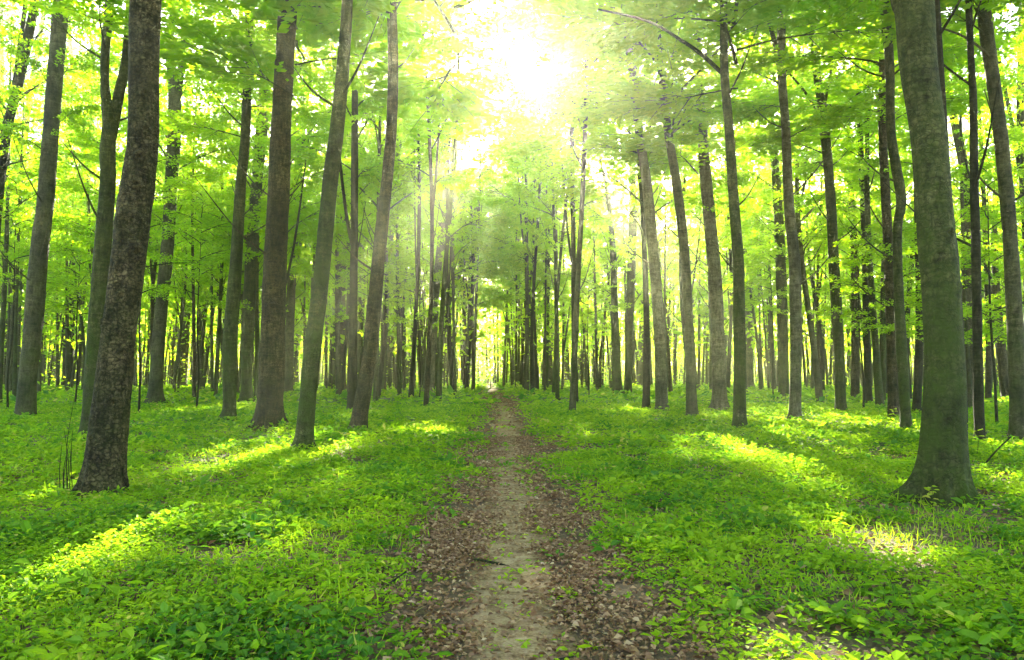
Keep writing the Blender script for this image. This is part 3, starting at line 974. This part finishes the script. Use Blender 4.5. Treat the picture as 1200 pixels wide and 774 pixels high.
# trees around and behind the standpoint, whose shade and crowns close the wood overhead
n_side = 0
while n_side < 18:
    y = -26 + 36 * random.random()
    x = (random.random() * 2 - 1) * 24
    if abs(x) < max(2.0, 0.74 * y + 3.0) or min((x - a) ** 2 + (y - b) ** 2 for a, b in placed) < 3.2 ** 2:
        continue
    placed.append((x, y))
    me, P = FILL[random.randrange(10)]
    root = link("beech_tree", None, None, (x, y, float(ground_z(x, y))), (0, 0, random.random() * 6.28))
    tag(root, "slender trunk standing beside or behind the near end of the path", "tree", "trees around the near end of the path")
    link("trunk", me, root)
    link("crown", CROWNS[random.randrange(len(CROWNS))], root, (float(np.interp(7, P[:, 2], P[:, 0])), float(np.interp(7, P[:, 2], P[:, 1])), 7), (0, 0, random.random() * 6.28))
    n_side += 1

# far wood that reads as one mass
B = Build()
nfar = 980
fy = 55 + 147 * rng.random(nfar) ** 0.9
fx = (rng.random(nfar) * 2 - 1) * (0.75 * fy + 10)
ok = (np.abs(fx - path_x(fy)) > 1.2) | (fy > 105)
fx, fy = fx[ok], fy[ok]
for x, y in zip(fx, fy):
    r = 0.06 + 0.09 * rng.random()
    ln = rng.normal(0, 0.5, 2)
    hh = (18 if y < 125 else 13) + rng.random() * 5
    zz = np.array([-0.2, 3, 8, hh])
    tube(B, np.column_stack([x + ln[0] * (zz / 8) ** 1.5 * 0.6 if False else x + ln[0] * np.maximum(zz, 0) / 8, y + ln[1] * np.maximum(zz, 0) / 8, zz]), [r * 1.25, r, r * 0.8, 0.04], 5, 0, cap=False)
    n = 190
    zc = 3 + rng.random() * 2
    t = rng.random(n)
    rr = 3.0 * (0.5 + 0.7 * np.sin(t * 2.6)) * np.sqrt(rng.random(n))
    a = rng.random(n) * 6.28
    pos = np.column_stack([x + rr * np.cos(a), y + rr * np.sin(a), zc + t * (20 if y < 125 else 15)])
    sz = 0.40 + 0.42 * rng.random(n)
    leaf_block(B, pos, rng.normal(0, 1, (n, 3)) * [1, 1, 0.5], np.array([0, 0, 1.0]) + rng.normal(0, 0.7, (n, 3)), sz, sz * 0.6, 1)
n = 90000
y = 45 + 155 * rng.random(n) ** 0.6
x = (rng.random(n) * 2 - 1) * (0.75 * y + 6)
ok = (np.abs(x - path_x(y)) > 2.0) | (y > 100)
x, y = x[ok], y[ok]
n = len(x)
cl = vnoise(x * 0.25 + 90, y * 0.25 + 90, 1.5, 77) + 0.25 * ((np.abs(x - path_x(y)) < 4) & (y > 110))
ok = cl > 0.62 - 0.003 * (y - 45)
x, y = x[ok], y[ok]
n = len(x)
sz = 0.16 + 0.0028 * y * (0.5 + rng.random(n))
pos = np.column_stack([x, y, 0.4 + rng.random(n) ** 1.2 * 7.0])
leaf_block(B, pos, rng.normal(0, 1, (n, 3)) * [1, 1, 0.3], np.array([0, 0, 1.0]) + rng.normal(0, 0.45, (n, 3)), sz, sz * 0.6, 1)
for _ in range(1100):
    y = 58 + 140 * rng.random() ** 0.9
    x = (rng.random() * 2 - 1) * (0.75 * y + 8)
    if abs(x - float(path_x(y))) < 1.8 and y < 110:
        continue
    r = 0.045 + 0.06 * rng.random()
    ln = rng.normal(0, 0.55, 2)
    zz = np.array([-0.2, 3, 7, 14.0])
    tube(B, np.column_stack([x + ln[0] * (zz / 8) ** 2 * np.sign(zz), y + ln[1] * zz / 8, zz]), [r * 1.2, r, r * 0.8, 0.02], 5, 0, cap=False)
n = 26000
y = 140 + 70 * rng.random(n)
x = (rng.random(n) * 2 - 1) * (0.75 * y + 12)
sz = 0.5 + 0.7 * rng.random(n)
leaf_block(B, np.column_stack([x, y, rng.random(n) ** 1.3 * 17]), rng.normal(0, 1, (n, 3)), np.array([0, -0.5, 1.0]) + rng.normal(0, 0.7, (n, 3)), sz, sz * 0.6, 1)
tag(link("distant_woodland", B.mesh("distant_woodland", [BARK['grey'], CROWN])), "far wood of many thin trunks and leaves closing the view", kind="stuff")

# ------------------------------------------------------------------ young understorey trees with flat leaf sprays
stem_pts = np.array([[0, 0, -0.1], [0.05, 0.02, 1.5], [-0.06, 0.05, 3.5], [0.0, 0.0, 7.0]])
STEM = trunk_mesh("stem", stem_pts, np.array([0.045, 0.035, 0.028, 0.008]), BARK['dark'], 8, 20, 0.06, 0.3)
young = [
    (1046, 24, 2.5, 0, "young tree with bright leaf sprays before the pair left of the mossy trunk"),
    (1010, 30, 3.2, 1, "young tree with pale sprays behind the slim dark trunk on the right"),
    (1165, 21, 2.4, 2, "young tree spreading sprays between the dark narrow trunk and the right edge trunk"),
    (1198, 27, 2.2, 1, "young tree with sprays at the right edge, behind the thick grey brown trunk"),
    (1118, 28, 2.6, 0, "young tree with sprays behind the big mossy trunk"),
    (232, 30, 4.2, 1, "young tree with leaf sprays behind the grey forking trunk on the left"),
    (165, 26, 4.4, 2, "young tree with low sprays just right of the big rough trunk"),
    (90, 33, 4.0, 0, "young tree with sprays around the dark forked trunk on the left"),
    (12, 30, 4.4, 2, "young tree with sprays at the left edge"),
    (430, 38, 4.2, 1, "young tree with sprays behind the strongly leaning brown trunk"),
    (492, 42, 4.0, 0, "young tree with sprays left of the clump of three"),
    (690, 46, 4.4, 2, "young tree with sprays left of the close pair of green trunks"),
    (905, 40, 4.6, 0, "young tree with sprays left of the speckled trunk"),
    (575, 75, 4.0, 2, "young tree arching over the path where it vanishes"),
    (655, 60, 3.6, 1, "young tree with bright sprays beside the pale upright trunk"),
    (300, 44, 5.0, 0, "young tree with sprays behind the thick cracked trunk"),
]
for px, Yd, z0, k, label in young:
    x = (px - 600) / F * Yd
    root = link("young_beech", None, None, (x, Yd, 0), (0, 0, random.random() * 6.28))
    tag(root, label, "young tree", "young trees with leaf sprays")
    link("stem", STEM, root)
    link("crown", SAPL[k], root, (0, 0, z0), (0, 0, 0))

# ------------------------------------------------------------------ ground cover
def path_gap(x, y):
    """0 on the path, 1 in full growth."""
    d = np.abs(x - path_x(y)) + 0.7 * (vnoise(x * 1.1 + 30, y * 0.8 + 30, 0.5, 41) - 0.5) + 0.45 * (vnoise(x * 4 + 30, y * 4 + 30, 0.5, 42) - 0.5)
    w = np.interp(y, [3, 6, 12, 30], [0.62, 0.56, 0.50, 0.42])
    return np.clip((d - w) / 0.75, 0, 1)


def cover(B, y0, y1, n_plants, per, size, spread, hmin, hmax, shape, patch=1.0):
    u = rng.random(n_plants)
    y = np.sqrt(y0 ** 2 + (y1 ** 2 - y0 ** 2) * u)
    x = (rng.random(n_plants) * 2 - 1) * (0.76 * y + 1.3)
    g = path_gap(x, y)
    pn = vnoise(x * 0.8 + 60, y * 0.8 + 60, 0.5, 51)
    pf = vnoise(x * 3.1 + 60, y * 3.1 + 60, 0.5, 58)
    dens = np.clip((0.6 * pn + 0.4 * pf - 0.30) * 5, 0.10, 1)
    if patch < 1:                       # broad leaved plants stand in patches
        dens = dens * (vnoise(x * 0.9 + 8, y * 0.9 + 8, 0.5, 57) > patch)
    keep = rng.random(n_plants) < (0.05 + 0.95 * g ** 1.1) * dens
    x, y, g, pn = x[keep], y[keep], g[keep], pn[keep]
    n = len(x)
    hn = vnoise(x * 0.6 + 70, y * 0.6 + 70, 0.5, 52)
    h = (hmin + (hmax - hmin) * hn * rng.random(n)) * (0.35 + 0.65 * g)
    kind = vnoise(x * 1.6 + 10, y * 1.6 + 10, 0.5, 53) + 0.25 * rng.normal(0, 1, n)
    yel = vnoise(x * 0.45 + 10, y * 0.45 + 10, 0.5, 54)
    tb = np.clip(0.12 + 0.55 * kind + 0.25 * (yel - 0.5), 0.0, 0.85)
    tb = np.where(rng.random(n) < 0.035 * (yel > 0.5) + 0.01, 0.98, tb)
    sz = size * (0.6 + 0.9 * rng.random(n)) * np.where(kind < 0.3, 1.25, 0.9)
    z0 = ground_z(x, y)
    rep = lambda q: np.repeat(q, per)
    a = np.tile(np.arange(per) * 6.283 / per, n) + rep(rng.random(n) * 6.28) + rng.normal(0, 0.35, n * per)
    el = rng.normal(0.15, 0.35, n * per)
    rad = rep(sz) * (0.15 + spread * rng.random(n * per))
    d = np.column_stack([np.cos(a) * np.cos(el), np.sin(a) * np.cos(el), np.sin(el)])
    pos = np.column_stack([rep(x), rep(y), rep(z0 + h)]) + d * rad[:, None] * [1, 1, 0.4]
    pos[:, 2] += rng.normal(0, 0.18, n * per) * rep(h)
    pos[:, 2] = np.maximum(pos[:, 2], rep(z0) + 0.008)
    nr = np.array([0, 0, 1.0]) + rng.normal(0, 0.3, (n * per, 3))
    ln = rep(sz) * (0.75 + 0.5 * rng.random(n * per))
    leaf_block(B, pos, d, nr, ln, ln * (0.5 + 0.22 * rng.random(n * per)), 0, np.clip(rep(tb) + rng.normal(0, 0.07, n * per), 0, 1), shape, fold=0.14)


B = Build()
cover(B, 2.6, 7.5, 30000, 5, 0.036, 0.9, 0.01, 0.19, 6)
cover(B, 2.6, 8.5, 3200, 5, 0.070, 0.6, 0.05, 0.2, 6, 0.52)
cover(B, 8.5, 15, 3500, 5, 0.095, 0.6, 0.06, 0.24, 4, 0.52)
cover(B, 7.5, 14, 32000, 5, 0.055, 0.9, 0.02, 0.19, 4)
cover(B, 14, 34, 36000, 5, 0.10, 1.0, 0.03, 0.24, 4)
cover(B, 34, 100, 20000, 4, 0.30, 1.2, 0.04, 0.28, 4)
cover(B, 100, 220, 6000, 4, 0.6, 1.2, 0.05, 0.3, 4)
# grass blades and fine stalks among the leaves
for y0_, y1_, n_, hh_ in ((2.6, 8, 11000, 0.11), (8, 20, 9000, 0.16)):
    y = np.sqrt(y0_ ** 2 + (y1_ ** 2 - y0_ ** 2) * rng.random(n_))
    x = (rng.random(n_) * 2 - 1) * (0.76 * y + 1.3)
    kp = (rng.random(n_) < path_gap(x, y)) & (vnoise(x * 0.9 + 3, y * 0.9 + 3, 0.5, 91) > 0.42)
    x, y = x[kp], y[kp]
    m = len(x)
    ln = hh_ * (0.5 + rng.random(m))
    leaf_block(B, np.column_stack([x, y, ground_z(x, y)]), np.column_stack([rng.normal(0, 0.5, m), rng.normal(0, 0.5, m), np.ones(m)]), rng.normal(0, 1, (m, 3)) * [1, 1, 0.1], ln, 0.06 * ln + 0.002, 0, np.clip(rng.normal(0.6, 0.2, m), 0, 1))
tag(link("ground_cover", B.mesh("ground_cover", [COVER], ())), "low green leafy plants carpeting the forest floor", kind="stuff")

# dead leaves
B = Build()


def litter(n, y0, y1, halfw, size, free=0.0):
    y = np.sqrt(y0 ** 2 + (y1 ** 2 - y0 ** 2) * rng.random(n))
    if free:
        x = (rng.random(n) * 2 - 1) * (0.76 * y + 1)
    else:
        x = path_x(y) + rng.normal(0, halfw, n)
    dd = np.abs(x - path_x(y))
    keep = rng.random(n) < np.clip(0.14 + (dd + 0.25 * (vnoise(x * 3, y * 3, 0.5, 15) - 0.5) - 0.10) / 0.4, 0.10, 1)
    keep &= rng.random(n) < np.clip((vnoise(x * 2.2 + 5, y * 2.2 + 5, 0.5, 61) - 0.2) * 3, 0.15, 1)
    x, y = x[keep], y[keep]
    m = len(x)
    a = rng.random(m) * 6.28
    d = np.column_stack([np.cos(a), np.sin(a), rng.normal(0, 0.25, m)])
    nr = np.array([0, 0, 1.0]) + rng.normal(0, 0.45, (m, 3))
    ln = size * (0.5 + 0.9 * rng.random(m))
    pos = np.column_stack([x, y, ground_z(x, y) + 0.012 + 0.02 * rng.random(m)])
    leaf_block(B, pos, d, nr, ln, ln * (0.45 + 0.3 * rng.random(m)), 0, np.clip(rng.beta(1.6, 2.6, m) + 0.1 * (vnoise(x, y, 0.5, 8) - 0.5), 0, 1), 6 if y1 < 9 else 4, fold=0.3)


litter(26000, 2.8, 8.5, 0.75, 0.036)
litter(22000, 8.5, 18, 0.70, 0.052)
litter(7000, 18, 60, 0.6, 0.12)
litter(22000, 2.8, 14, 0, 0.06, free=1)
tag(link("fallen_leaves", B.mesh("fallen_leaves", [LITTER], ())), "brown dead leaves scattered along both sides of the path", kind="stuff")

# little dead twigs lying about
B = Build()
for _ in range(420):
    y = 3 + 13 * random.random()
    x = (random.random() * 2 - 1) * (0.74 * y + 0.5)
    a = random.random() * 6.28
    ln = 0.08 + 0.3 * random.random() ** 2
    z = float(ground_z(x, y)) + 0.02
    d = np.array([math.cos(a), math.sin(a), random.gauss(0.05, 0.12)]) * ln
    m = np.array([x, y, z]) + d * 0.5 + np.array([random.gauss(0, 0.1), random.gauss(0, 0.1), 0.03]) * ln
    tube(B, np.array([[x, y, z], m, np.array([x, y, z]) + d]), [0.004, 0.003, 0.0015], 4, 0, cap=False)
tag(link("fallen_twigs", B.mesh("fallen_twigs", [BARK['grey']])), "thin dead twigs strewn over the leaf litter and plants", kind="stuff")

# ------------------------------------------------------------------ plants, shoots and sticks one can single out
def sprig(name, px, py, label, cat, n_stem, height, size, n_leaf, tint, spread=0.12, group=None):
    Yd = depth_of(px, py)
    p = at(px, py, Yd)
    z = float(ground_z(p[0], p[1]))
    root = link(name, None, None, (p[0], p[1], z))
    tag(root, label, cat, group)
    S, Lf = Build(), Build()
    for s in range(n_stem):
        a = rng.random() * 6.28
        q = rng.random() * spread
        b = np.array([math.cos(a) * q, math.sin(a) * q, -0.02])
        e = b + np.array([math.cos(a) * q * 1.6, math.sin(a) * q * 1.6, height * (0.6 + 0.5 * rng.random())])
        m = (b + e) / 2 + np.array([math.cos(a), math.sin(a), 0]) * 0.03
        C = spline([b, m, e], 8)
        tube(S, C, np.linspace(0.004 + 0.004 * height, 0.0015, 8), 5, 0)
        k = n_leaf
        u = 0.3 + 0.7 * (np.arange(k) + 0.5) / k
        pos = C[(u * 7).astype(int)]
        aa = np.arange(k) * 2.4 + rng.random() * 6
        d = np.column_stack([np.cos(aa), np.sin(aa), rng.normal(0.1, 0.2, k)])
        ln = size * (0.7 + 0.5 * rng.random(k))
        leaf_block(Lf, pos + d * 0.012, d, np.array([0, 0, 1.0]) + rng.normal(0, 0.25, (k, 3)), ln, ln * 0.68, 0, np.clip(tint + rng.normal(0, 0.07, k), 0, 1), 6, 0.14)
    link("stem", S.mesh("stem", [BARK['moss']]), root)
    link("foliage", Lf.mesh("foliage", [COVER], ()), root)
    return root


sprig("leafy_plant", 297, 640, "clump of larger dark green leaves in the undergrowth left of the path", "plant", 16, 0.17, 0.11, 6, 0.08, 0.3)
sprig("leafy_plant", 800, 632, "clump of dark bluish green leaves in the undergrowth right of the path", "plant", 16, 0.16, 0.10, 6, 0.03, 0.3)
sprig("leafy_plant", 100, 700, "broad leaved green plant low in the left corner", "plant", 9, 0.2, 0.12, 5, 0.3, 0.22)
sprig("leafy_plant", 1035, 700, "broad leaved plant low in the right corner", "plant", 8, 0.16, 0.11, 5, 0.25, 0.2)
sprig("leafy_plant", 520, 742, "small bright sprig growing among the dead leaves at the left of the path", "plant", 3, 0.07, 0.055, 5, 0.75, 0.06)
sprig("leafy_plant", 672, 688, "small light green sprig growing among the dead leaves right of the path", "plant", 4, 0.07, 0.05, 5, 0.8, 0.06)
sprig("sapling", 1094, 601, "tiny sapling with yellow green leaves against the roots of the big mossy trunk", "sapling", 2, 0.36, 0.075, 9, 0.92, 0.03)
sprig("sapling", 1141, 540, "leafy sapling with flat light leaves in front of the dark narrow trunk", "sapling", 3, 0.95, 0.15, 9, 0.75, 0.08)
sprig("sapling", 772, 492, "leafy shoots at the foot of the pale brown leaning trunk", "sapling", 4, 0.7, 0.17, 7, 0.4, 0.15)
sprig("sapling", 1050, 500, "small bright sapling at the foot of the reddish brown trunk", "sapling", 2, 0.6, 0.12, 7, 0.85, 0.06)
sprig("sapling", 180, 484, "pale leafy sprig at the foot of the grey forking trunk", "sapling", 3, 0.4, 0.14, 6, 0.95, 0.1)


def stick(name, pts, label, side=(), r=0.02):
    Yd = depth_of(pts[0][0], pts[0][1])
    base = at(pts[0][0], pts[0][1], Yd)
    W = np.array([np.append(at(x, y, Yd + dy) - base, w / F * Yd / 2) for x, y, w, dy in pts])
    B = Build()
    D = spline(W, 22)
    tube(B, D[:, :3], np.maximum(D[:, 3], 0.003), 8, 0, True, 0.12, 0, 5, 5)
    for s in side:
        Q = np.array([np.append(at(x, y, Yd + dy) - base, w / F * Yd / 2) for x, y, w, dy in s])
        D = spline(Q, 14)
        tube(B, D[:, :3], np.maximum(D[:, 3], 0.003), 6, 0, True, 0.1, 0, 5, 6)
    o = link(name, B.mesh(name, [BARK['dark']]), None, base)
    tag(o, label, "branch")


stick("fallen_branch", [(1135, 550, 5, 0), (1150, 553, 5, 0.0), (1172, 556, 4, 0.1), (1195, 561, 3, 0.2), (1215, 566, 2, 0.2)],
      "dark fallen branch lying right of the big mossy trunk with one twig sticking up", side=[[(1149, 552, 3, 0), (1160, 537, 2.4, -0.05), (1172, 524, 2, -0.1), (1185, 512, 1.5, -0.1)]])
stick("fallen_twig", [(432, 494, 2, 0), (438, 496, 2, 0), (447, 501, 1.5, 0)], "short curved twig on the ground beside the strongly leaning brown trunk")
stick("dead_stub", [(390, 499, 1.8, 0), (390, 495, 2, 0), (391, 490, 1.6, 0)], "little dark stub upright in the green right of the leaning dark green trunk")
stick("fallen_twig", [(555, 655, 3, 0), (580, 660, 3, 0.02), (612, 668, 2.4, -0.05), (640, 671, 1.5, -0.05)], "thin dark twig lying across the path")
stick("fallen_twig", [(450, 690, 2.5, 0), (465, 678, 2.5, 0.1), (476, 670, 1.8, 0.2)], "pale bent twig among the dead leaves left of the path")

# upright bare suckers at the foot of the big rough trunk
B = Build()
bp_ = at(80, 583, depth_of(80, 583))
for k in range(7):
    x0 = rng.normal(0, 0.05)
    hgt = 0.45 + 0.75 * rng.random()
    P = np.array([[x0, 0.02 * k - 0.06, -0.02], [x0 + rng.normal(0, 0.04), 0, hgt * 0.5], [x0 + rng.normal(0, 0.09), rng.normal(0, 0.05), hgt]])
    tube(B, spline(P, 9), np.linspace(0.007, 0.002, 9), 5, 0)
tag(link("sucker_shoots", B.mesh("sucker_shoots", [BARK['dark']]), None, (bp_[0], bp_[1], 0)), "thin bare upright shoots at the left foot of the big rough trunk", "shoots")

# ------------------------------------------------------------------ gaps in the canopy where the sun comes through
# (foot X, foot Y, radius at the foot, growth per metre): leaves that stand in such a shaft of light are missing
SD = np.array(SUN)
GAPS = [(0.0 - SD[0] / SD[2] * EYE, -SD[1] / SD[2] * EYE, 0.0, 0.023),
        (-12.0, 30, 2.0, 0), (-4.6, 14, 1.5, 0), (-5.5, 25, 1.3, 0),
        (4.2, 13, 1.4, 0), (9.0, 23, 1.9, 0), (4.4, 27, 1.3, 0), (-2.2, 18, 0.9, 0), (2.3, 17, 0.9, 0),
        (-1.9, 2, 0.40, 0), (-3.4, 6, 0.45, 0), (-3.9, 10, 0.45, 0), (1.7, 3, 0.40, 0), (3.2, 6.5, 0.45, 0), (5.2, 9, 0.5, 0), (-5.8, 9, 0.5, 0)]


def in_gap(P, which=None):
    hit = np.zeros(len(P), bool)
    wob = 0.1 + 1.1 * vnoise(P[:, 0] * 0.7, P[:, 1] * 0.3, P[:, 2] * 0.7, 71) + 0.9 * vnoise(P[:, 0] * 2.2, P[:, 1] * 0.9, P[:, 2] * 2.2, 72)
    for gx, gy, r, k in (which or GAPS):
        q = P - np.array([gx, gy, 0.0])
        t = q @ SD
        d = np.linalg.norm(q - t[:, None] * SD, axis=1)
        w = wob
        hit |= (d < (r + k * np.maximum(t, 0)) * w) & (t > 0)
    return hit


n_cut = 0
bpy.context.view_layer.update()
leaf_cache = {}
for o in [o for o in COL.objects if o.name.split('.')[0] == "crown"]:
    me = o.data
    if me.name not in leaf_cache:
        co = np.empty(len(me.vertices) * 3, np.float32)
        me.vertices.foreach_get("co", co)
        mi = np.empty(len(me.polygons), np.int32)
        me.polygons.foreach_get("material_index", mi)
        ls = np.empty(len(me.polygons), np.int32)
        me.polygons.foreach_get("loop_start", ls)
        vi = np.empty(len(me.loops), np.int32)
        me.loops.foreach_get("vertex_index", vi)
        tt = np.empty(len(me.polygons), np.float32)
        me.attributes["tint"].data.foreach_get("value", tt)
        F4 = vi[ls[:, None] + np.arange(4)]
        leaf_cache[me.name] = (co.reshape(-1, 3), F4, mi, tt)
    co, F4, mi, tt = leaf_cache[me.name]
    M = np.array(o.matrix_world)
    cen = co[F4[:, 0]] @ M[:3, :3].T + M[:3, 3]
    hit = in_gap(cen) & (mi == 1)
    if hit.mean() > 0.026 or in_gap(cen, GAPS[:1]).mean() > 0.003:
        keep = ~hit
        used, inv = np.unique(F4[keep].ravel(), return_inverse=True)
        Bc = Build()
        Bc.add(co[used], inv.reshape(-1, 4), 0, tt[keep])
        Bc.m = [mi[keep]]
        o.data = Bc.mesh("crown", list(me.materials))
        n_cut += 1

# ------------------------------------------------------------------ haze
hm, N, L = new_mat("haze")
pv = N.new("ShaderNodeVolumePrincipled")
pv.inputs['Color'].default_value = (0.94, 1.0, 0.66, 1)
pv.inputs['Density'].default_value = 0.0010
pv.inputs['Anisotropy'].default_value = 0.78
o = N.new("ShaderNodeOutputMaterial")
L.new(pv.outputs[0], o.inputs['Volume'])
hb = Build()
hx, z0, z1 = 720, -1.5, 36.0
c8 = [(-hx, -hx, z0), (hx, -hx, z0), (hx, hx, z0), (-hx, hx, z0), (-hx, -hx, z1), (hx, -hx, z1), (hx, hx, z1), (-hx, hx, z1)]
hb.add(c8, [(0, 3, 2, 1), (4, 5, 6, 7), (0, 1, 5, 4), (1, 2, 6, 5), (2, 3, 7, 6), (3, 0, 4, 7)])
tag(link("haze", hb.mesh("haze", [hm])), "thin morning haze through the whole forest", kind="stuff")
